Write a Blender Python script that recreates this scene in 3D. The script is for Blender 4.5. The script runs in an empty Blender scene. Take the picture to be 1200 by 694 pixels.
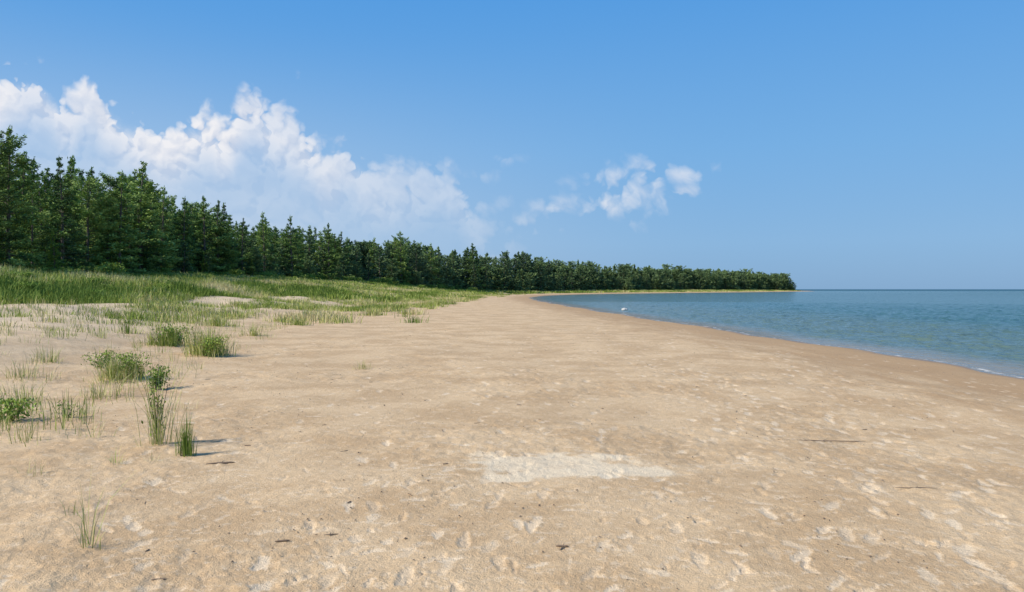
import bpy, math, random
import numpy as np
from mathutils import Vector
random.seed(7); rng=np.random.default_rng(7)
scene=bpy.context.scene
COL=scene.collection
CAMZ=1.65; WATER=-0.35
# ------------------------------------------------------------ noise
def _h(ix,iy,seed):
    n=(ix.astype(np.int64)*374761393+iy.astype(np.int64)*668265263+seed*1442695041)&0xffffffff
    n=((n^(n>>13))*1274126177)&0xffffffff
    n=(n^(n>>16))&0xffffffff
    return n/4294967295.0
def vnoise(x,y,seed=0):
    x=np.asarray(x,float);y=np.asarray(y,float)
    ix=np.floor(x);iy=np.floor(y);fx=x-ix;fy=y-iy
    fx=fx*fx*fx*(fx*(fx*6-15)+10);fy=fy*fy*fy*(fy*(fy*6-15)+10)
    a=_h(ix,iy,seed);b=_h(ix+1,iy,seed);c=_h(ix,iy+1,seed);d=_h(ix+1,iy+1,seed)
    return (a*(1-fx)+b*fx)*(1-fy)+(c*(1-fx)+d*fx)*fy
def fbm(x,y,seed=0,o=4,g=0.5):
    s=0;a=1;t=0
    for i in range(o):
        c,sn=math.cos(i*0.9),math.sin(i*0.9)
        s=s+a*vnoise((x*c-y*sn)*2**i+17*i,(x*sn+y*c)*2**i-9*i,seed+i);t+=a;a*=g
    return s/t
def sst(a,b,x):
    t=np.clip((np.asarray(x,float)-a)/(b-a),0,1);return t*t*(3-2*t)
# ------------------------------------------------------------ plan curves
LY=np.linspace(-300,4000,8601)
def curve(pts,w):
    p=np.array(pts,float);v=np.interp(LY,p[:,0],p[:,1])
    k=np.hanning(2*int(w/0.5)+3);k/=k.sum();n=len(k)//2
    vp=np.pad(v,n,mode='edge');return np.convolve(vp,k,mode='valid')
SH=curve([(-300,16),(0,12.2),(17,11.6),(24,11.3),(42,9.8),(60,8.3),(92,6.3),(130,4.2),(174,4),(230,10),(290,28),(340,55),(400,95),(500,165),(600,228),(680,278),(700,285),(712,270),(740,190),(800,90),(1000,-100),(4000,-1500)],12)
DU=curve([(-300,-4),(0,-4.6),(5,-5),(20,-8.5),(50,-12.5),(90,-12),(130,-9.5),(180,-7),(230,-2),(290,15),(340,42),(400,82),(500,152),(600,214),(680,264),(700,272),(712,255),(740,170),(800,70),(1000,-120),(4000,-1600)],10)
TR=curve([(-300,-46),(0,-44),(66,-44),(120,-48),(145,-47),(176,-40),(200,-31),(248,-13),(265,-5),(300,9),(370,40),(450,93),(550,158),(650,229),(680,256),(700,268),(712,250),(740,150),(4000,-1700)],10)
def shx(y): return np.interp(y,LY,SH)+0.25*np.sin(y*0.35)*np.clip(y/20,0,1)+0.12*np.sin(y*1.3+1)
def dux(y): return np.interp(y,LY,DU)
def trx(y): return np.interp(y,LY,TR)
def ground(x,y):
    x=np.asarray(x,float);y=np.asarray(y,float)
    s=shx(y)-x
    z=np.where(s<0,WATER+np.maximum(s*0.05,-4),np.interp(s,[0,1.2,5,9,40,4000],[WATER,WATER+0.08,-0.06,0,0.0,0.0]))
    D=dux(y)-x+ (vnoise(x*0.25,y*0.12,5)-0.5)*3
    hs=np.interp(y,[0,180,260,400],[1,1,0.6,0.35])
    dz=np.interp(D,[0,3,6,12,20,28,40,80,4000],[0,0.12,0.42,1.0,2.0,2.9,3.5,3.7,3.7])
    z=z+dz*hs
    amp=sst(0,10,D)
    z=z+amp*(fbm(x*0.16,y*0.12,11,3)-0.5)*0.9*hs
    z=z+sst(-2,3,s)*(fbm(x*0.35,y*0.35,21,3)-0.5)*0.10
    return z
def gz(x,y): return float(ground(np.array([x]),np.array([y]))[0])
# ------------------------------------------------------------ mesh helpers
def mk_mesh(name,V,F,attrs=None,smooth=False,mats=(),midx=None):
    V=np.asarray(V,np.float32);F=np.ascontiguousarray(F,np.int32)
    me=bpy.data.meshes.new(name);k=F.shape[1]
    me.vertices.add(len(V));me.vertices.foreach_set('co',V.ravel())
    me.loops.add(F.size);me.loops.foreach_set('vertex_index',F.ravel())
    me.polygons.add(len(F));me.polygons.foreach_set('loop_start',np.arange(0,F.size,k,dtype=np.int32))
    try: me.polygons.foreach_set('loop_total',np.full(len(F),k,np.int32))
    except Exception: pass
    for m in mats: me.materials.append(m)
    if midx is not None: me.polygons.foreach_set('material_index',np.asarray(midx,np.int32))
    me.update(calc_edges=True)
    me.polygons.foreach_set('use_smooth',np.full(len(F),bool(smooth)))
    if attrs:
        for n,a in attrs.items():
            at=me.attributes.new(n,'FLOAT','POINT');at.data.foreach_set('value',np.asarray(a,np.float32))
    me.validate(); return me
def obj(name,me,loc=(0,0,0),parent=None,**kw):
    o=bpy.data.objects.new(name,me);o.location=loc
    if parent is not None:o.parent=parent
    for k,v in kw.items(): o[k]=v
    COL.objects.link(o);return o
def tube(P,R,n=6,cap=True):
    P=np.array(P,float);V=[];F=[]
    for i,p in enumerate(P):
        d=P[min(i+1,len(P)-1)]-P[max(i-1,0)];d/=np.linalg.norm(d)+1e-9
        a=np.cross(d,[0.3,0.9,0.1]) if abs(d[2])>0.7 else np.cross(d,[0,0,1]);a/=np.linalg.norm(a);b=np.cross(d,a)
        for j in range(n):
            t=2*math.pi*j/n;V.append(p+R[i]*(math.cos(t)*a+math.sin(t)*b))
    for i in range(len(P)-1):
        for j in range(n):
            F.append((i*n+j,i*n+(j+1)%n,(i+1)*n+(j+1)%n,(i+1)*n+j))
    return np.array(V),np.array(F,int)
def cat(parts):
    V=[];F=[];o=0
    for v,f in parts:
        V.append(v);F.append(f+o);o+=len(v)
    return np.concatenate(V),np.concatenate(F)
def unit(v): return v/(np.linalg.norm(v,axis=-1,keepdims=True)+1e-9)
def leaves(C,Dr,L,W,r):
    n=len(C);Dr=unit(Dr)
    up=unit(r.normal(size=(n,3))*0.75+np.array([0,0,0.6]))
    S=unit(np.cross(Dr,up))
    L=np.broadcast_to(L,(n,))[:,None];W=np.broadcast_to(W,(n,))[:,None]
    V=np.stack([C-Dr*L*.5,C+S*W*.5,C+Dr*L*.5,C-S*W*.5],1).reshape(-1,3)
    return V,np.arange(4*n).reshape(-1,4)
# ------------------------------------------------------------ materials
def newmat(name):
    m=bpy.data.materials.new(name);m.use_nodes=True;nt=m.node_tree
    return m,nt,nt.nodes['Principled BSDF']
def rampnode(nt,stops,fac):
    r=nt.nodes.new('ShaderNodeValToRGB');e=r.color_ramp.elements
    while len(e)<len(stops): e.new(0.5)
    for i,(p,c) in enumerate(stops): e[i].position=p;e[i].color=(*c,1)
    nt.links.new(fac,r.inputs[0]);return r
class NB:
    def __init__(s,nt): s.nt=nt
    def _set(s,inp,v):
        if isinstance(v,bpy.types.NodeSocket): s.nt.links.new(v,inp)
        elif v is not None: inp.default_value=v
    def m(s,op,a,b=None,c=None,clamp=False):
        n=s.nt.nodes.new('ShaderNodeMath');n.operation=op;n.use_clamp=clamp
        s._set(n.inputs[0],a)
        if b is not None:s._set(n.inputs[1],b)
        if c is not None:s._set(n.inputs[2],c)
        return n.outputs[0]
    def ss(s,a,b,x,lo=0,hi=1):
        n=s.nt.nodes.new('ShaderNodeMapRange');n.interpolation_type='SMOOTHSTEP'
        s._set(n.inputs[0],x);n.inputs[1].default_value=a;n.inputs[2].default_value=b;n.inputs[3].default_value=lo;n.inputs[4].default_value=hi
        return n.outputs[0]
    def mix(s,f,a,b,blend='MIX'):
        n=s.nt.nodes.new('ShaderNodeMix');n.data_type='RGBA';n.blend_type=blend
        s._set(n.inputs[0],f)
        for i,v in ((6,a),(7,b)):
            if isinstance(v,tuple): n.inputs[i].default_value=(*v,1) if len(v)==3 else v
            else: s.nt.links.new(v,n.inputs[i])
        return n.outputs[2]
    def noise(s,vec,scale,detail=4,rough=0.55,dist=0):
        n=s.nt.nodes.new('ShaderNodeTexNoise');s.nt.links.new(vec,n.inputs['Vector'])
        n.inputs['Scale'].default_value=scale;n.inputs['Detail'].default_value=detail;n.inputs['Roughness'].default_value=rough;n.inputs['Distortion'].default_value=dist
        return n.outputs[0]
    def attr(s,name):
        n=s.nt.nodes.new('ShaderNodeAttribute');n.attribute_name=name;return n.outputs['Fac']
    def xyz(s,x,y,z=0.0):
        n=s.nt.nodes.new('ShaderNodeCombineXYZ');s._set(n.inputs[0],x);s._set(n.inputs[1],y);s._set(n.inputs[2],z);return n.outputs[0]
    def mapping(s,vec,scale,rot=(0,0,0)):
        n=s.nt.nodes.new('ShaderNodeMapping');s.nt.links.new(vec,n.inputs[0]);n.inputs['Scale'].default_value=scale;n.inputs['Rotation'].default_value=rot;return n.outputs[0]

def foliage(name,stops,var=0.25):
    m,nt,b=newmat(name);q=NB(nt)
    oi=nt.nodes.new('ShaderNodeObjectInfo')
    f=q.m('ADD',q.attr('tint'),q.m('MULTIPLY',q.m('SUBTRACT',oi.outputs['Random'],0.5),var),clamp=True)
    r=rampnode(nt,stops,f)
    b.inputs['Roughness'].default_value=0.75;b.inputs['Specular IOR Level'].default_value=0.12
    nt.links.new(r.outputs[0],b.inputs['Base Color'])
    return m
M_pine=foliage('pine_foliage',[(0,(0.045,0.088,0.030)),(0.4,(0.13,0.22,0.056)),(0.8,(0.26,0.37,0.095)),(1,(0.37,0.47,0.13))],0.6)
M_far=foliage('far_foliage_hazed',[(0,(0.07,0.115,0.070)),(0.5,(0.14,0.215,0.092)),(1,(0.25,0.34,0.13))],0.55)  # lighter, bluer greens: distance haze painted into the far leaf colour
M_shrub=foliage('shrub_leaves',[(0,(0.07,0.14,0.02)),(0.5,(0.20,0.31,0.05)),(1,(0.38,0.45,0.10))],0.3)
M_grass=foliage('grass_blades',[(0,(0.12,0.19,0.03)),(0.4,(0.29,0.365,0.07)),(0.7,(0.49,0.475,0.18)),(1,(0.66,0.55,0.33))],0.15)
def bark(name,c1,c2):
    m,nt,b=newmat(name);q=NB(nt);tc=nt.nodes.new('ShaderNodeTexCoord')
    n=q.noise(q.mapping(tc.outputs['Object'],(6,6,1.2)),3,3)
    nt.links.new(q.mix(n,c1,c2),b.inputs['Base Color']);b.inputs['Roughness'].default_value=0.9
    return m
M_bark=bark('pine_bark',(0.05,0.04,0.032),(0.2,0.16,0.13))
M_twig=bark('weathered_wood',(0.12,0.08,0.05),(0.28,0.20,0.13))
# ------------------------------------------------------------ GROUND
R1=np.exp(np.arange(math.log(1.2),math.log(60),0.0050));R2=np.exp(np.arange(math.log(60)+0.012,math.log(4000),0.012))
RR=np.concatenate([[0.02,0.6],R1,R2])
A1=np.arange(-0.78,0.78,0.0025);A2=np.linspace(0.78,2*math.pi-0.78,60)[:-1]
AA=np.concatenate([A1,A2]);nr,na=len(RR),len(AA)
RG,AG=np.meshgrid(RR,AA,indexing='ij')
X=RG*np.sin(AG);Y=RG*np.cos(AG)
Z=ground(X,Y);S=shx(Y)-X;D=dux(Y)-X
near=np.clip(1.3-RG/60,0,1)
dry=sst(1.5,5,S)
rough=(fbm(X*2.2,Y*2.2,31,4,0.6)-0.5)*0.030+(fbm(X*8,Y*8,41,4,0.65)-0.5)*0.024
tr=0.45+0.9*sst(0.35,0.7,vnoise(X*0.5,Y*0.5,77))
Z=Z+rough*near*tr*dry
scuff=np.zeros_like(Z)
prints=[]
def trail(x,y,a,n,step=0.68):
    sd=1
    for i in range(n):
        x+=math.sin(a)*step*random.uniform(.85,1.15);y+=math.cos(a)*step*random.uniform(.85,1.15);a+=random.gauss(0,0.05);sd=-sd
        prints.append((x+math.cos(a)*0.11*sd,y-math.sin(a)*0.11*sd,a+sd*0.12,random.uniform(.7,1.0),1))
for i in range(44):
    trail(random.uniform(-3.5,7),random.uniform(1.5,9),random.choice([0,math.pi])+random.gauss(0.05,0.3),random.randint(8,34))
for i in range(22): trail(random.uniform(-1,8),random.uniform(3,6),random.gauss(0.02,0.08),90)
for i in range(1600):
    d=3*(30/3)**random.random();prints.append((random.uniform(-0.55,0.72)*d,d,random.gauss(1.0,0.8),random.uniform(.25,.85),random.uniform(.35,1.0)))
prints=[p for p in prints if p[1]>2.2 and shx(p[1])-p[0]>1.5 and p[0]>-4.6-0.1*p[1]]
for (fx,fy,a,sc,nar) in prints:
    r=math.hypot(fx,fy);t=math.atan2(fx,fy)
    if abs(t)>0.75: continue
    i0,i1=np.searchsorted(RR,[r-0.35,r+0.35]);j0,j1=np.searchsorted(A1,[t-0.35/r,t+0.35/r])
    if i1<=i0 or j1<=j0: continue
    xx,yy=X[i0:i1,j0:j1],Y[i0:i1,j0:j1]
    x=xx-fx;y=yy-fy
    u=x*math.sin(a)+y*math.cos(a);v=x*math.cos(a)-y*math.sin(a)
    w=0.050*sc*nar*(1+0.25*np.sin(u/0.14*1.7))
    e=np.sqrt((u/(0.145*sc))**2+(v/w)**2)+ (fbm(xx*17,yy*17,3,3)-.5)*1.4
    dp=random.uniform(0.002,0.010) if r<12 else random.uniform(.005,.015)
    Z[i0:i1,j0:j1]+=-dp*(1-sst(0.55,1.0,e))+dp*0.45*np.exp(-((e-1.2)/0.18)**2)
    pal=random.uniform(.0,.85)
    scuff[i0:i1,j0:j1]=np.maximum(scuff[i0:i1,j0:j1],pal*(1-sst(0.85,1.05,e)))
# dry sand patch with ragged trampled edges
e=(np.abs((X-0.50)/1.0)**2.5+np.abs((Y-6.8)/0.48)**2.5)**(1/2.5)+(fbm(X*3.0,Y*3.0,9,5,.62)-.5)*1.5
pt=(1-sst(0.78,1.08,e))*(0.65+0.35*fbm(X*9,Y*9,19,3))
ii=np.arange(nr-1)[:,None]*na;jj=np.arange(na)[None,:];jn=(jj+1)%na
F=np.stack([ii+jj,ii+na+jj,ii+na+jn,ii+jn],-1).reshape(-1,4)
F=F[:,::-1]
M_sand,nt,b=newmat('beach_sand');q=NB(nt)
geo=nt.nodes.new('ShaderNodeNewGeometry');P=geo.outputs['Position']
s_=q.attr('shore');d_=q.attr('dune');sc_=q.attr('scuff');pt_=q.attr('patch')
n1=q.noise(P,0.7,6,0.68);n2=q.noise(P,11,4,0.72);n3=q.noise(P,110,1,0.6);n4=q.noise(q.mapping(P,(1.0,0.2,1)),1.4,5,0.72)
mid=(0.69,0.485,0.275);pale=(0.86,0.695,0.485);dk=(0.56,0.375,0.20)
c=q.mix(q.ss(0.40,0.60,n1),mid,dk)
c=q.mix(q.m('MULTIPLY',q.ss(0.53,0.66,n2),0.35),c,pale)
c=q.mix(q.m('MULTIPLY',q.ss(0.46,0.33,n2),0.35),c,(0.41,0.27,0.145))
c=q.mix(q.m('MULTIPLY',q.ss(-1,9,d_),0.4),c,pale)
band=q.m('MULTIPLY',q.ss(12.5,7.5,q.m('ADD',s_,q.m('MULTIPLY',n4,11.0))),0.8)
c=q.mix(band,c,(0.46,0.285,0.14))
c=q.mix(q.m('MULTIPLY',sc_,0.72),c,pale)
c=q.mix(q.m('MULTIPLY',pt_,0.8),c,(0.88,0.73,0.51))
wet=q.ss(1.35,0.75,q.m('ADD',s_,q.m('MULTIPLY',n4,1.6)))
c=q.mix(wet,c,(0.29,0.195,0.12))
c=q.mix(q.m('MULTIPLY',q.ss(0.35,0.75,n3),0.45),c,q.mix(0.5,c,(0.14,0.09,0.055)))
nt.links.new(c,b.inputs['Base Color'])
nt.links.new(q.m('SUBTRACT',0.95,q.m('MULTIPLY',wet,0.5)),b.inputs['Roughness']);b.inputs['Specular IOR Level'].default_value=0.25
bp=nt.nodes.new('ShaderNodeBump');bp.inputs['Strength'].default_value=0.65;bp.inputs['Distance'].default_value=0.028
hh=q.m('ADD',q.noise(P,26,4,0.76),q.m('MULTIPLY',n3,0.25))
nt.links.new(hh,bp.inputs['Height']);nt.links.new(bp.outputs[0],b.inputs['Normal'])
obj('ground',mk_mesh('ground',np.stack([X,Y,Z],-1).reshape(-1,3),F,{'shore':S.ravel(),'dune':D.ravel(),'scuff':scuff.ravel(),'patch':pt.ravel()},True,[M_sand]),
    kind='structure',label='trampled tan sand beach rising to pale dunes',category='beach')
# ------------------------------------------------------------ WATER
RW=np.concatenate([np.exp(np.arange(math.log(8),math.log(120),0.0055)),np.exp(np.arange(math.log(121),math.log(14000),0.02))])
AW=np.concatenate([np.linspace(-0.2,0.75,600),np.linspace(0.76,2.6,90)])
RG,AG=np.meshgrid(RW,AW,indexing='ij');X=RG*np.sin(AG);Y=RG*np.cos(AG);S=X-shx(Y)
amp=sst(0.1,5,S)*np.clip(1.25-RG/170,0.0,1)
h=np.zeros_like(X);rs=random.Random(3)
for i in range(18):
    wl=rs.uniform(.32,1.5)
    th=rs.gauss(math.radians(200),0.45);k=2*math.pi/wl
    ph=rs.uniform(0,6.3);ar=0.0125*wl**0.8
    h+=ar*((1-np.abs(np.sin((X*math.cos(th)+Y*math.sin(th)+ (vnoise(X*.35,Y*.35,i)-.5)*wl)*k/2+ph)))*2-1)*(0.3+1.4*vnoise(X*.3+i,Y*.3,i+50))
ZW=WATER+0.004+h*amp
nr,na=len(RW),len(AW);ii=np.arange(nr-1)[:,None]*na;jj=np.arange(na-1)[None,:]
F=np.stack([ii+jj,ii+jj+1,ii+na+jj+1,ii+na+jj],-1).reshape(-1,4)
M_water,nt,b=newmat('lake_water');q=NB(nt)
geo=nt.nodes.new('ShaderNodeNewGeometry');P=geo.outputs['Position'];o_=q.attr('off')
nl=q.noise(q.mapping(P,(0.06,0.02,1)),1,4,0.6)
o2=q.m('ADD',o_,q.m('MULTIPLY',q.m('SUBTRACT',nl,0.5),22))
c=q.mix(q.ss(0,3.5,o_),(0.25,0.20,0.13),(0.105,0.155,0.125))
c=q.mix(q.ss(3,26,o2),c,(0.050,0.122,0.113))
c=q.mix(q.ss(50,700,o2),c,(0.022,0.090,0.130))
foam=q.m('MULTIPLY',q.ss(0.16,0.02,q.m('ABSOLUTE',q.m('SUBTRACT',o_,0.12))),q.ss(0.49,0.60,q.noise(P,2.4,4,0.75)))
c=q.mix(q.m('MULTIPLY',foam,.65),c,(0.74,0.74,0.72))
nt.links.new(c,b.inputs['Base Color']);b.inputs['IOR'].default_value=1.33
b.inputs['Specular IOR Level'].default_value=.38
nt.links.new(q.m('ADD',0.10,q.m('MULTIPLY',foam,0.6)),b.inputs['Roughness'])
bp=nt.nodes.new('ShaderNodeBump');bp.inputs['Strength'].default_value=1.0;bp.inputs['Distance'].default_value=0.18
hh=q.m('ADD',q.m('MULTIPLY',q.noise(q.mapping(P,(1.4,0.9,1),(0,0,0.4)),3.0,3,0.65),.6),q.m('MULTIPLY',q.noise(q.mapping(P,(1.0,.5,1),(0,0,.3)),0.9,3,0.65),1.9))
nt.links.new(hh,bp.inputs['Height']);nt.links.new(bp.outputs[0],b.inputs['Normal'])
df=nt.nodes.new('ShaderNodeBsdfDiffuse');nt.links.new(c,df.inputs[0])
ms=nt.nodes.new('ShaderNodeMixShader');nt.links.new(q.ss(10,500,o_,.12,.72),ms.inputs[0])
nt.links.new(b.outputs[0],ms.inputs[1]);nt.links.new(df.outputs[0],ms.inputs[2]);nt.links.new(ms.outputs[0],nt.nodes['Material Output'].inputs[0])
obj('water',mk_mesh('water',np.stack([X,Y,ZW],-1).reshape(-1,3),F,{'off':S.ravel()},True,[M_water]),
    kind='structure',label='rippled teal blue lake meeting a sandy shore',category='lake')
# ------------------------------------------------------------ TREES
def conifer(seed,style,lod):
    r=np.random.default_rng(seed);H=12.0
    if style=='pine': base,rad,nb,pw=0.05,3.0,80,0.62
    elif style=='spruce': base,rad,nb,pw=0.02,2.4,98,0.82
    else: base,rad,nb,pw=0.04,2.8,92,0.5
    lean=r.normal(0,0.16,2)
    def ax(t): return np.array([lean[0]*t*t+0.08*math.sin(t*5+seed),lean[1]*t*t,H*t])
    tp=[tube([ax(t) for t in np.linspace(0,0.985,9)],[0.17*(1-t)**0.8+0.012 for t in np.linspace(0,0.985,9)],7)]
    C=[];Dd=[];LL=[];WW=[];T=[]
    bulge=r.uniform(0,6.28,3)
    for i in range(nb):
        t=base+(1-base)*(max(i+r.uniform(-.4,.4),0)/nb)**0.92;t=min(max(t,base),0.985)
        if style=='pine': t=min(max(base,round(t*16)/16+r.normal(0,.012)),.98)
        az=i*2.399+r.normal(0,0.5)
        q_=(1-t)/(1-base)
        if style=='round': prof=max(4*q_*(1.02-q_),0)**0.5*0.9+0.06+0.15*q_
        else: prof=q_**pw
        L=rad*prof*r.uniform(0.5,1.2)*(1+0.28*math.sin(az*2+bulge[0]+t*6)+0.2*math.sin(t*17+bulge[1]))
        if style=='pine' and r.random()<0.2: L*=0.5
        if t<base+0.1: L*=0.7+r.uniform(0,.4)
        L=max(L,0.25)
        sl={'pine':0.16,'spruce':-0.2,'round':0.35}[style]+r.normal(0,0.1)+ (0.55*(t-0.45) if style!='round' else 0.6*(t-.4))
        p0=ax(t);dr=np.array([math.cos(az),math.sin(az),0.0])
        if L>0.8 and lod==0:
            tp.append(tube([p0+dr*L*s+np.array([0,0,sl*L*s*(0.6+0.4*s)]) for s in (0,0.5,0.95)],[0.035,0.022,0.008],4))
        n=int(50*L**1.25/(1 if lod==0 else 3.2))+8
        s=r.uniform(0.12,1,n)**0.65
        lat=r.normal(0,0.2,n)*(1.15-s*0.6)*L**0.8
        vert=r.normal(0,0.06+0.05*L**.5,n)+0.04
        side=np.array([-dr[1],dr[0],0])
        c=p0+dr*(L*s)[:,None]+side*lat[:,None]
        c[:,2]+=sl*L*s*(0.6+0.4*s)+vert-0.12*np.abs(lat)
        d=dr*0.8+side*(np.sign(lat)*r.uniform(.1,1.0,n))[:,None]+r.normal(0,0.35,(n,3))+np.array([0,0,0.15])
        if lod==0: ll=r.uniform(.28,.5,n);ww=r.uniform(.07,.14,n)
        else: ll=r.uniform(.45,.85,n);ww=r.uniform(.17,.32,n)
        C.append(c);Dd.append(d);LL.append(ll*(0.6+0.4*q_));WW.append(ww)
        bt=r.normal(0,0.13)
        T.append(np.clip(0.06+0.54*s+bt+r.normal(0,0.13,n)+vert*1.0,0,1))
    n=34;c=np.array([ax(1.0)]*n);c[:,2]-=r.uniform(-0.25,1.0,n);c[:,:2]+=r.normal(0,.09,(n,2))
    C.append(c);Dd.append(np.column_stack([r.normal(0,.45,(n,2)),np.ones(n)]));LL.append(np.full(n,.4 if lod==0 else .6));WW.append(np.full(n,.09 if lod==0 else .16));T.append(np.full(n,.5))
    C=np.concatenate(C);T=np.concatenate(T)
    V,F=leaves(C,np.concatenate(Dd),np.concatenate(LL),np.concatenate(WW),r)
    return cat(tp),(V,F,np.repeat(T,4))
variants=[];styles=['pine','spruce','pine','round','pine','pine','round','spruce']
for i,st in enumerate(styles):
    (tv,tf),(cv,cf,ct)=conifer(100+i,st,0)
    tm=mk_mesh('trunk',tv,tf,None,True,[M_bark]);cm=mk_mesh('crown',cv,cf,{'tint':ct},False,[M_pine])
    (tv,tf),(cv,cf,ct)=conifer(100+i,st,1)
    V,F=cat([(tv,tf),(cv,cf)]);T=np.concatenate([np.zeros(len(tv)),ct])
    mi=np.concatenate([np.ones(len(tf)),np.zeros(len(cf))])
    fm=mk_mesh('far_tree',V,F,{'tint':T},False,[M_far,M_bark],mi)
    variants.append((st,tm,cm,fm,(V,F,T,mi)))
prof=np.array([(-60,160),(0,162),(10,154),(20,150),(32,163),(44,190),(62,202),(76,186),(90,167),(104,184),(118,206),(138,206),(152,200),(165,193),(178,210),(192,224),(215,234),(238,232),(250,239),(265,234),(280,255),(295,265),(310,251),(325,262),(342,255),(360,263),(385,264),(400,273),(440,280),(470,273),(500,286),(540,292),(555,287),(580,299),(600,296),(612,289),(630,301),(650,303),(700,306),(760,309),(800,311),(850,315),(900,317),(925,321),(938,333),(945,338)],float)
def target(x,y):
    px=600+870*x/y;top=np.interp(px,prof[:,0],prof[:,1]);return px,(339-top)/870*y+CAMZ
cand=[]
heroes=[(2,60),(20,62),(92,70),(60,85),(165,88),(140,82),(240,112),(265,115),(190,100),(215,104),(285,126),(310,140),(342,150),(385,165),(400,178),(470,203),(440,195),(555,246),(612,266),(505,222)]
for px,y in heroes:
    x=(px-600)/870*y;x=min(x,trx(y)+2);cand.append((x,y,1.02))
ty=np.arange(50,704,0.5);tx=trx(ty);seg=np.hypot(np.diff(tx),np.diff(ty));al=np.concatenate([[0],np.cumsum(seg)])
s=0
while s<al[-1]:
    y=np.interp(s,al,ty);x=trx(y);x2=trx(y+1);nx,ny=-1,(x2-x);l=math.hypot(nx,ny);nx/=l;ny/=l
    rows=[0,4.5,9.5,15,21] if y<260 else [1,7,14]
    for k,off in enumerate(rows):
        o=off+random.uniform(-2,2);px_,py_=x+nx*o+random.uniform(-1.5,1.5),y+ny*o+random.uniform(-1.5,1.5)
        cand.append((px_,py_,random.uniform(0.74,0.97) if k else random.uniform(0.25,0.9)))
    s+=random.uniform(2.8,4.2) if y<260 else random.uniform(3.6,5.4)
trees=[]
for x,y,f in cand:
    if y<45: continue
    px,zt=target(x,y)
    if px<-50 or px>941: continue
    z=gz(x,y);H=(zt-z)*f
    H=min(H,20)
    if H<2.0: H=2.0 if px>900 else 3.0
    trees.append((H/y,x,y,z,H))
trees.sort(reverse=True)
print('TREES',len(trees))
ind=trees[:298];rest=trees[298:]
tl={'pine':'tall ragged white pine at the dune forest edge','spruce':'narrow dark green spruce at the dune forest edge','round':'bushy rounded green tree at the dune forest edge'}
for i,(_,x,y,z,H) in enumerate(ind):
    w=random.choice([0,0,1,2,2,4,4,5,5,7,6,3]) if y>110 else random.choice([0,1,2,4,5,7,2,0,5,4,3])
    st,tm,cm,fm,_d=variants[w];sc=H/12.0;sw=max(sc*random.uniform(0.88,1.22),0.6) if y<110 else max(sc*random.uniform(0.9,1.25),0.65)
    nm={'pine':'pine_tree','spruce':'spruce_tree','round':'broad_tree'}[st]
    rz=random.uniform(0,6.28)
    if i<170:
        e=obj(nm,None,(x,y,z-0.1));e.empty_display_size=0.3
        e.rotation_euler=(0,0,rz);e.scale=(sw,sw,sc)
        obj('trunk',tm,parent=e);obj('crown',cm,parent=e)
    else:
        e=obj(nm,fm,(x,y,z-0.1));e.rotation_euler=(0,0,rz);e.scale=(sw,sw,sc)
    e['label']=tl[st];e['category']='tree';e['group']='trees along the dune forest edge'
if rest:
    Vs=[];Fs=[];Ts=[];Ms=[];o=0
    for (_,x,y,z,H) in rest:
        V,F,T,mi=variants[random.choice([0,2,3,5,6,3,6,1])][4];sc=H/12*random.uniform(.88,1.05);sw=H/12*random.uniform(1.1,1.7);a=random.uniform(0,6.28);c,s_=math.cos(a),math.sin(a)
        W=np.stack([(V[:,0]*c-V[:,1]*s_)*sw+x,(V[:,0]*s_+V[:,1]*c)*sw+y,V[:,2]*sc+z-0.1],-1)
        Vs.append(W);Fs.append(F+o);Ts.append(np.clip(T+random.uniform(-.25,.25),0,1));Ms.append(mi);o+=len(V)
    obj('distant_forest',mk_mesh('distant_forest',np.concatenate(Vs),np.concatenate(Fs),{'tint':np.concatenate(Ts)},False,[M_far,M_bark],np.concatenate(Ms)),
        kind='stuff',label='distant mixed forest covering the lake point',category='forest')
# ------------------------------------------------------------ SHRUBS
def shrub(seed,n=1400,h=1.0,w=1.0,leaf=0.09,stems=9,mn=.1):
    r=np.random.default_rng(seed);parts=[];C=[];Dd=[];T=[]
    for i in range(stems):
        a=r.uniform(0,6.28);sp=r.uniform(mn,0.55)*w;hh=h*r.uniform(.6,1)
        P=[np.array([math.cos(a)*sp*t**1.3,math.sin(a)*sp*t**1.3,hh*t]) for t in (0,.33,.66,1)]
        parts.append(tube(P,[.012*h,.01*h,.007*h,.003],4))
        m=n//stems;t=r.uniform(.18,1,m)
        c=np.stack([math.cos(a)*sp*t**1.3,math.sin(a)*sp*t**1.3,hh*t],-1)+r.normal(0,1,(m,3))*np.array([.15*w,.15*w,.07*h])*(0.5+0.5*np.sin(t*3.0))[:,None]
        c[:,2]=np.abs(c[:,2]);C.append(c);Dd.append(r.normal(0,.6,(m,3))+np.array([0,0,.55]));T.append(np.clip(.25+.45*t+r.normal(0,.13,m),0,1))
    C=np.concatenate(C);V,F=leaves(C,np.concatenate(Dd),r.uniform(.7,1.3,len(C))*leaf,r.uniform(.7,1.2,len(C))*leaf*.45,r)
    tv,tf=cat(parts);Vv,Ff=cat([(tv,tf),(V,F)])
    return mk_mesh('shrub',Vv,Ff,{'tint':np.concatenate([np.zeros(len(tv)),np.repeat(np.concatenate(T),4)])},False,[M_shrub,M_bark],np.concatenate([np.ones(len(tf)),np.zeros(len(Ff)-len(tf))]))
shm=[shrub(500+i,1500,1.0,1.1,.11) for i in range(4)]
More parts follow.
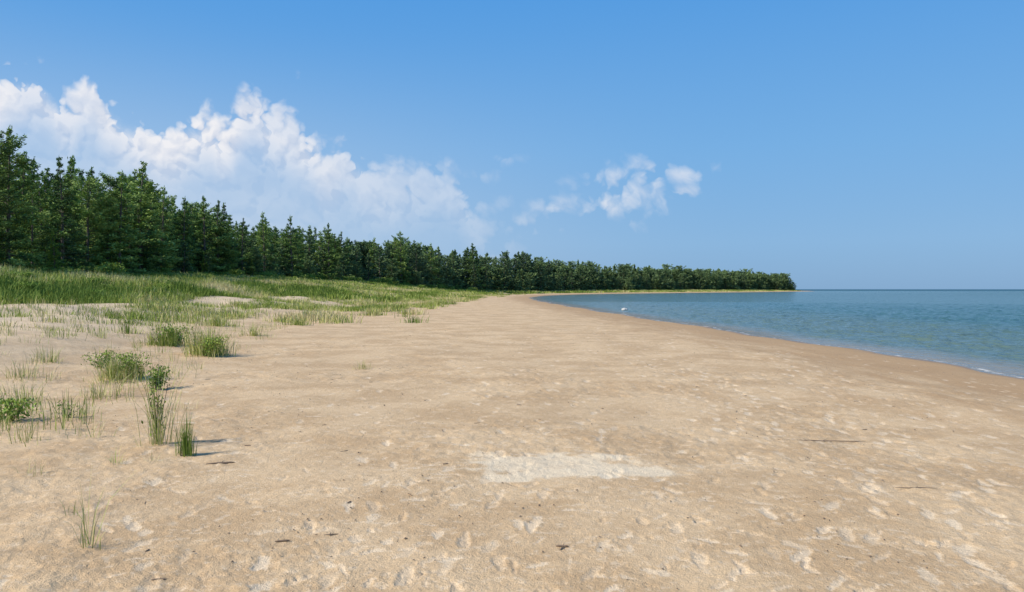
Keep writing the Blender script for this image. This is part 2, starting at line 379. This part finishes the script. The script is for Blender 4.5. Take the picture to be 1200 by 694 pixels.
for i in range(285):
    t=random.random();y=40+t**1.2*210;x=trx(y)+random.uniform(-1,1)+(random.random()**1.5)*22*(1 if y<170 else .5)
    if x/y<-0.74: continue
    s=random.uniform(0.35,1.0)*(1 if y<150 else 1.2)*(2.0 if x-trx(y)<5 else 1)
    o=obj('shrub',shm[i%4],(x,y,gz(x,y)-.05),label='low leafy green shrub growing on the grassy dune',category='shrub',group='shrubs along the dune')
    o.scale=(s*1.4,s*1.4,s*random.uniform(.6,1.0));o.rotation_euler=(0,0,random.uniform(0,6.28))
yx,yy=-38.5,62.5
cm2=variants[1][2].copy();cm2.materials.clear();cm2.materials.append(M_shrub)
for (yx,yy,k) in [(-38.5,62.5,.32),(-43.0,92.0,.3),(-45.5,110.0,.34),(-44.0,126.0,.3)]:
    e=obj('pine_tree',None,(yx,yy,gz(yx,yy)-.05),label='small young bright green pine before the taller trees',category='tree',group='trees along the dune forest edge')
    e.scale=(k*1.35,k*1.35,k);obj('trunk',variants[1][1],parent=e);obj('crown',cm2,parent=e)
# ------------------------------------------------------------ GRASS
def blades(bx,by,bz,h,w,lean,az,tint,r):
    n=len(bx);d=np.stack([np.cos(az),np.sin(az),np.zeros(n)],-1);sa=az+math.pi/2+r.normal(0,.6,n)
    sd=np.stack([np.cos(sa),np.sin(sa),np.zeros(n)],-1)
    B=np.stack([bx,by,bz],-1);h=h[:,None];lean=lean[:,None];w=np.broadcast_to(w,(n,))[:,None];up=np.array([0,0,1.0])
    Mm=B+up*h*.55+d*h*lean*.35;Tt=B+up*h*(1-.25*lean)+d*h*lean
    V=np.stack([B-sd*w*.5,B+sd*w*.5,Mm-sd*w*.4,Mm+sd*w*.4,Tt-sd*w*.07,Tt+sd*w*.07],1).reshape(-1,3)
    i=np.arange(n)[:,None]*6
    F=np.stack([i+np.array([0,1,3,2]),i+np.array([2,3,5,4])],1).reshape(-1,4)
    return V,F,np.repeat(tint,6)
def scatter(ncl,ymin,ymax,dmin,dmax,dens,nb,hr,w,spread,seed,tb=0.4):
    r=np.random.default_rng(seed)
    y=ymin*(ymax/ymin)**r.random(ncl);D=dmin+(dmax-dmin)*r.random(ncl);x=dux(y)-D
    keep=(x/y>-.76)&(x>trx(y)-2)&(dens(x,y,D)>r.random(ncl));x,y,D=x[keep],y[keep],D[keep]
    m=len(x);k=nb;cx=np.repeat(x,k);cy=np.repeat(y,k);n=m*k
    sp=np.repeat(spread*r.uniform(.5,1.5,m),k)
    ox,oy=r.normal(0,1,n)*sp,r.normal(0,1,n)*sp;bx,by=cx+ox,cy+oy;bz=ground(bx,by)-.02
    patch=fbm(x*.35,y*.2,66,3)
    hc=np.repeat(r.uniform(hr[0],hr[1],m)*(.55+.9*patch),k);h=hc*r.uniform(.45,1.1,n)
    az=np.arctan2(oy,ox)+r.normal(0,.7,n);lean=np.abs(r.normal(.3,.25,n))
    big=fbm(cx*.18,cy*.10,61,3)
    tint=np.clip(np.repeat(r.normal(tb,.19,m),k)+(big-.5)*1.7+r.normal(0,.14,n),0,1)
    return blades(bx,by,bz,h,w,lean,az,tint,r)
dn=lambda x,y,D:sst(.43,.6,fbm(x*.5,y*.4,71,3)+np.clip(D-12,-10,14)*.014)*np.clip(.25+(y-20)/30,.25,1)
den=lambda x,y,D:.12+.88*sst(.22,.40,fbm(x*.4,y*.3,72,3)+np.clip(D-15,-12,10)*.02)
parts=[scatter(2200,8,45,-1,14,lambda x,y,D:.25+.7*dn(x,y,D),14,(.12,.42),.008,.12,1,.75),
 scatter(8000,22,110,3,36,lambda x,y,D:.12+.88*dn(x,y,D),16,(.2,.55),.02,.2,2,.55),
 scatter(15000,32,130,11,38,den,15,(.25,.85),.035,.3,3,.42),
 scatter(11000,80,300,2,40,den,12,(.35,.85),.08,.5,4,.44),
 scatter(9500,36,240,-6,8,lambda x,y,D:sst(.46,.60,fbm(x*.45,y*.2,75,3)+.010*D),12,(.2,.55),.03,.26,5,.5),
 scatter(5000,250,690,0,22,lambda x,y,D:np.ones_like(x),10,(.5,1.1),.2,1.2,6,.42)]
o=0;Vs=[];Fs=[];Ts=[]
for V,F,T in parts: Vs.append(V);Fs.append(F+o);Ts.append(T);o+=len(V)
print('GRASSV',o)
obj('dune_grass',mk_mesh('dune_grass',np.concatenate(Vs),np.concatenate(Fs),{'tint':np.concatenate(Ts)},False,[M_grass]),
    kind='stuff',label='green and straw coloured beach grass covering the dunes',category='grass')
def tuft(x,y,h,sp,n,w,tint,seed,label,name='grass_tuft',leanm=.34):
    r=np.random.default_rng(seed)
    rr=sp*1.6*r.random(n)**.8;aa=r.uniform(0,6.28,n);rr=rr*(1+.35*np.sin(aa*2+seed)+.2*np.sin(aa*5+seed))
    ox,oy=rr*np.cos(aa),rr*np.sin(aa);bz=ground(x+ox,y+oy)-gz(x,y)-.02
    hh=h*r.uniform(.3,1.15,n)*(1-.35*np.clip(rr/(sp*1.5),0,1)**2)*(1+.2*np.sin(aa*3+seed*2))
    V,F,T=blades(ox,oy,bz,hh,w,np.abs(r.normal(leanm,leanm*.8,n)),np.arctan2(oy,ox)+r.normal(0,.7,n),np.clip(r.normal(tint,.24,n),0,1),r)
    obj(name,mk_mesh(name,V,F,{'tint':T},False,[M_grass]),(x,y,gz(x,y)),label=label,category='grass',group='beach plants on the open sand')
tuft(-3.74,7.84,1.15,.09,64,.006,.62,1,'tall sparse sedge with arching blades on bare sand','sedge_clump',.3)
tuft(-3.26,7.4,.42,.05,150,.006,.12,2,'short dense upright dark rush clump on bare sand','rush_clump',.12)
tuft(-2.73,4.77,.52,.05,18,.005,.65,3,'few thin dry stalks growing from bare sand',leanm=.3)
tuft(-7.1,13.5,.55,.28,520,.009,.5,4,'bushy green grass tuft on the sand')
tuft(-9.7,20.8,.6,.36,600,.013,.4,5,'rounded bright green grass tuft on the sand')
tuft(-7.4,18.2,.8,.27,460,.012,.55,6,'tall dense grass tuft with straw tips')
tuft(-7.9,18.6,1.1,.2,160,.010,.75,26,'tall thin straw coloured grass tuft')
tuft(-3.1,15.4,.25,.12,60,.007,.85,7,'small dry straw coloured grass tuft')
tuft(-3.75,7.0,.22,.06,24,.005,.8,8,'small dry straw coloured grass tuft')
tuft(-3.45,7.1,.13,.05,18,.005,.8,9,'small dry straw coloured grass tuft')
tuft(-9.4,15.0,.4,.22,110,.008,.6,10,'loose thin grass tuft on pale sand')
tuft(-8.6,13.0,.4,.2,90,.007,.6,11,'loose thin grass tuft on pale sand')
tuft(-8.9,25.5,.5,.25,160,.012,.6,12,'loose thin grass tuft on pale sand')
tuft(-12.3,31,.55,.45,300,.018,.45,13,'bushy green grass tuft on the sand')
tuft(-9.8,34,.45,.4,250,.018,.55,14,'bushy green grass tuft on the sand')
tuft(-11.5,41,.6,.5,350,.022,.4,18,'bushy green grass tuft on the sand')
tuft(-8.8,47,.5,.6,350,.022,.45,19,'bushy green grass tuft on the sand')
tuft(-9.5,62,.6,.7,350,.03,.45,29,'bushy green grass tuft on the sand')
tuft(-7.9,74,.6,.8,350,.03,.5,30,'bushy green grass tuft on the sand')
tuft(-7.2,11,.4,.2,80,.006,.65,15,'loose thin grass tuft on pale sand')
tuft(-5.6,9.4,.3,.15,40,.006,.7,16,'loose thin grass tuft on pale sand')
tuft(-5.0,6.9,.25,.1,26,.005,.7,17,'loose thin grass tuft on pale sand')
tuft(-4.7,8.3,.3,.12,30,.005,.75,27,'loose thin grass tuft on pale sand')
tuft(-6.4,11.6,.45,.2,80,.007,.65,28,'loose thin grass tuft on pale sand')
tuft(-6.5,9.9,.5,.18,50,.006,.7,31,'loose thin grass tuft on pale sand')
tuft(-4.3,6.6,.2,.08,16,.005,.8,32,'loose thin grass tuft on pale sand')
tuft(-5.3,8.1,.35,.12,30,.005,.7,33,'loose thin grass tuft on pale sand')
tuft(-3.2,5.4,.18,.07,14,.004,.8,34,'loose thin grass tuft on pale sand')
tuft(-6.0,8.6,.35,.15,40,.005,.7,35,'loose thin grass tuft on pale sand')
tuft(-4.5,10.2,.25,.12,26,.005,.8,36,'small dry straw coloured grass tuft')
for i,(x,y,h,w,s,n_) in enumerate([(-5.95,12.4,.45,.42,.05,620),(-6.3,9.35,.36,.72,.05,620),(-5.75,9.6,.25,.26,.035,150),(-7.0,13.7,.55,.7,.05,800),(-9.5,21.0,.7,1.1,.07,800),(-7.3,18.0,.55,.6,.06,800),(-8.1,14.6,.4,.6,.05,500),(-3.8,7.95,.7,.26,.045,190)]):
    me=shrub(700+i,n_,h,w,s,10)
    obj('leafy_weed',me,(x,y,gz(x,y)-.02),label='low leafy green weed spreading on pale sand',category='plant',group='beach plants on the open sand')
# ------------------------------------------------------------ DEBRIS
def stick(x,y,L,a,rad,label,name='driftwood_stick'):
    r=np.random.default_rng(int(abs(x*100+y*1000)));n=7;P=[]
    for i in range(n):
        t=i/(n-1)-.5;px,py=math.cos(a)*L*t+r.normal(0,L*.012),math.sin(a)*L*t+r.normal(0,L*.012);P.append((px,py,gz(x+px,y+py)-gz(x,y)+rad*.8))
    V,F=tube(P,[rad*.5]+[rad*r.uniform(.8,1.1) for _ in range(n-2)]+[rad*.25],6)
    k=3;V2,F2=tube([P[k],np.array(P[k])+np.array([L*.1,L*.08,rad*2])],[rad*.5,rad*.15],5)
    V,F=cat([(V,F),(V2,F2)])
    obj(name,mk_mesh(name,V,F,None,True,[M_twig]),(x,y,gz(x,y)),label=label,category='driftwood',group='driftwood pieces on the sand')
stick(3.45,8.25,.95,-.03,.006,'long thin dark stick lying on damp sand')
stick(3.3,6.05,.35,.02,.004,'thin dark stick lying on damp sand')
stick(-1.5,4.85,.10,.2,.006,'small dark wood chip on bare sand')
stick(.32,4.7,.08,-.1,.007,'small dark wood chip on bare sand')
stick(-2.75,7.0,.25,.3,.010,'short dark driftwood piece beside the rushes')
for i in range(50):
    d=random.uniform(4.2,14);x=random.uniform(-.5,.6)*d
    if shx(d)-x<2: continue
    stick(x,d,random.uniform(.03,.10),random.uniform(0,3.14),random.uniform(.003,.006),'small dark twig fragment on bare sand','twig')
r=np.random.default_rng(9);n=5600;d=3.6+r.random(n)**1.2*28;x=r.uniform(-.6,.65,n)*d
k=((shx(d)-x)>1.5)&(fbm(x*1.3,d*1.3,88,3)>.42+.28*r.random(n));x,d=x[k],d[k];n=len(x)
sz=r.uniform(.0015,.0100,n)*(1+d/22);base=np.array([[1,0,0],[-.5,.8,0],[-.5,-.8,0],[0,0,.6]],float)
V=(base[None]*sz[:,None,None]*r.uniform(.3,1.7,(n,4,3)));V[:,:,0]+=x[:,None];V[:,:,1]+=d[:,None];V[:,:,2]+=(ground(x,d)+.006)[:,None]
i=np.arange(n)[:,None]*4;F=np.stack([i+np.array([0,1,3]),i+np.array([1,2,3]),i+np.array([2,0,3])],1).reshape(-1,3)
obj('beach_debris',mk_mesh('beach_debris',V.reshape(-1,3),F,None,False,[M_twig]),kind='stuff',label='scattered dark wood crumbs on the sand',category='debris')
def rock(x,y,sx,sy,sz,seed,label):
    import bmesh
    bm=bmesh.new();bmesh.ops.create_icosphere(bm,subdivisions=3,radius=1)
    from mathutils import noise as mn
    for v in bm.verts:
        f=1+.3*mn.noise(v.co*1.3+Vector((seed,0,0)))+.1*mn.noise(v.co*4)
        v.co=Vector((v.co.x*sx*f,v.co.y*sy*f,v.co.z*sz*f))
    me=bpy.data.meshes.new('boulder');bm.to_mesh(me);bm.free();me.materials.append(M_rock)
    obj('boulder',me,(x,y,WATER+sz*.2),label=label,category='rock')
M_rock,nt,b=newmat('pale_rock');q=NB(nt);tc=nt.nodes.new('ShaderNodeTexCoord')
nt.links.new(q.mix(q.noise(tc.outputs['Object'],4,4),(.4,.38,.35),(.68,.66,.62)),b.inputs['Base Color']);b.inputs['Roughness'].default_value=.85
rock(10.9,72,.30,.22,.15,1,'pale rounded boulder breaking the lake surface')
# ------------------------------------------------------------ WORLD
SUNEL=math.radians(40);sd=Vector((-.93,-.36,0)).normalized()
SV=Vector((sd.x*math.cos(SUNEL),sd.y*math.cos(SUNEL),math.sin(SUNEL)))
w=bpy.data.worlds.new('World');scene.world=w;w.use_nodes=True;nt=w.node_tree;q=NB(nt)
bg=nt.nodes['Background']
sky=nt.nodes.new('ShaderNodeTexSky');sky.sky_type='NISHITA';sky.sun_disc=False
sky.sun_elevation=SUNEL;sky.sun_rotation=math.atan2(sd.x,sd.y)%(2*math.pi)
sky.air_density=1.0;sky.dust_density=0.6;sky.ozone_density=2.5
tc=nt.nodes.new('ShaderNodeTexCoord');sp=nt.nodes.new('ShaderNodeSeparateXYZ');nt.links.new(tc.outputs['Generated'],sp.inputs[0])
yy_=q.m('MAXIMUM',sp.outputs[1],0.05);U=q.m('DIVIDE',sp.outputs[0],yy_);Vv=q.m('DIVIDE',sp.outputs[2],yy_)
fwd=q.ss(0.1,0.3,sp.outputs[1])
bank=[(-40,72),(0,72),(20,64),(42,66),(60,76),(78,94),(90,88),(104,80),(122,94),(150,114),(175,126),(200,134),(225,120),(245,114),(262,124),(280,102),(298,90),(315,104),(340,119),(365,138),(385,160),(405,154),(430,172),(455,180),(480,178),(510,176),(530,184),(545,205),(560,240),(590,270),(640,300),(700,332)]
fc=nt.nodes.new('ShaderNodeFloatCurve');cu=fc.mapping.curves[0];pts=[((p+40)/760.0,(339-y_)/870/0.35) for p,y_ in bank]
cu.points[0].location=pts[0];cu.points[1].location=pts[-1]
for p in pts[1:-1]: cu.points.new(*p)
fc.mapping.update()
uu=q.m('DIVIDE',q.m('SUBTRACT',U,(-640/870)),760/870,clamp=True)
nt.links.new(uu,fc.inputs['Value']);TOP=q.m('MULTIPLY',fc.outputs[0],.35)
def puffs(vec,scale):
    n=nt.nodes.new('ShaderNodeTexVoronoi');n.voronoi_dimensions='2D';n.feature='F1'
    nt.links.new(vec,n.inputs['Vector']);n.inputs['Scale'].default_value=scale;n.inputs['Detail'].default_value=2.0;n.inputs['Roughness'].default_value=.55
    d=n.outputs['Distance'];return q.m('SQRT',q.m('MAXIMUM',q.m('SUBTRACT',1.0,q.m('MULTIPLY',d,d)),0.0))
small=[(732,224,66,34),(705,238,48,22),(762,207,40,22),(806,203,34,14),(797,226,26,11),(650,244,40,15),(562,208,22,10),(592,187,22,7),(560,243,42,14),(353,98,8,14),(620,262,56,16)]
nn=q.noise(q.xyz(U,Vv),11,4,.65)
wx=q.m('MULTIPLY',q.m('SUBTRACT',nn,.5),.07);wy=q.m('MULTIPLY',q.m('SUBTRACT',nn,.5),-.06)
def tex(du,dv):
    wv=q.xyz(q.m('ADD',q.m('ADD',U,du),wx),q.m('ADD',q.m('ADD',Vv,dv),wy))
    return q.m('ADD',q.m('MULTIPLY',puffs(wv,21),.72),q.m('MULTIPLY',q.noise(wv,30,6,.62),.62))
t0=tex(0.0,0.0);t1=tex(-.006,.009)
f0=q.m('ADD',q.m('DIVIDE',q.m('SUBTRACT',TOP,Vv),.018),q.m('MULTIPLY',q.m('SUBTRACT',t0,.89),3.2))
sm=None
for px,py,rx,ry in small:
    a=q.m('DIVIDE',q.m('SUBTRACT',U,(px-600)/870),rx*1.25/870);b_=q.m('DIVIDE',q.m('SUBTRACT',Vv,(339-py)/870),ry*1.35/870)
    e=q.m('SUBTRACT',1.0,q.m('SQRT',q.m('ADD',q.m('MULTIPLY',a,a),q.m('MULTIPLY',b_,b_))))
    sm=e if sm is None else q.m('MAXIMUM',sm,e)
s0=q.m('ADD',sm,q.m('MULTIPLY',q.m('SUBTRACT',t0,.80),1.7))
hole=q.ss(.36,.62,q.noise(q.xyz(U,q.m('MULTIPLY',Vv,1.6)),6,3,.6))
depthin=q.m('SUBTRACT',TOP,Vv)
body=q.m('MULTIPLY',q.ss(-.1,1.9,f0),q.ss(.12,.045,depthin,.24,1.0))
body=q.m('MULTIPLY',body,q.m('ADD',.76,q.m('MULTIPLY',hole,.24)))
body=q.m('MULTIPLY',body,q.ss(-.05,-.34,U,.42,1.0))
A=q.m('MULTIPLY',body,q.ss(.0,.12,Vv))
B=q.m('MULTIPLY',q.ss(.1,1.6,s0),.78)
B=q.m('MULTIPLY',B,q.ss(.0,.14,U,.45,1.0))
al_=q.m('MULTIPLY',q.m('MAXIMUM',A,B,clamp=True),fwd)
al_=q.m('MULTIPLY',al_,.96)
lit=q.m('ADD',.68,q.m('MULTIPLY',q.m('SUBTRACT',t0,t1),1.8),clamp=True)
ccol=q.mix(lit,(6.0,6.6,7.9),(9.0,8.9,9.1))
elev=sp.outputs[2]
grad=rampnode(nt,[(0.0,(.225,.405,.645)),(0.06,(.24,.455,.735)),(0.18,(.18,.43,.78)),(0.36,(.095,.345,.775)),(1.0,(.05,.18,.52))],q.m('MAXIMUM',elev,0.0))
g10=q.mix(1.0,grad.outputs[0],(10.0,10.0,10.0),'MULTIPLY')
lf=q.m('MULTIPLY',q.ss(.35,-.6,U),q.ss(.34,.03,elev));g10=q.mix(q.m('MULTIPLY',lf,.65),g10,(5.4,6.6,8.2))
base=q.mix(.93,sky.outputs[0],g10)
final=q.mix(al_,base,ccol)
nt.links.new(final,bg.inputs[0]);bg.inputs[1].default_value=.1
L=bpy.data.lights.new('sun','SUN');L.energy=5.0;L.angle=math.radians(.5);L.color=(1,.94,.84)
lo=bpy.data.objects.new('sun',L);lo.rotation_euler=(-SV).to_track_quat('-Z','Y').to_euler();lo.location=(0,0,50);COL.objects.link(lo)
cam=bpy.data.cameras.new('camera');cam.sensor_width=36;cam.lens=26.1;cam.clip_end=30000;cam.clip_start=.05
co=bpy.data.objects.new('camera',cam);co.location=(0,0,CAMZ);co.rotation_euler=(math.radians(90-.53),0,0);COL.objects.link(co);scene.camera=co
scene.view_settings.view_transform='Standard';scene.view_settings.look='None';scene.view_settings.exposure=0
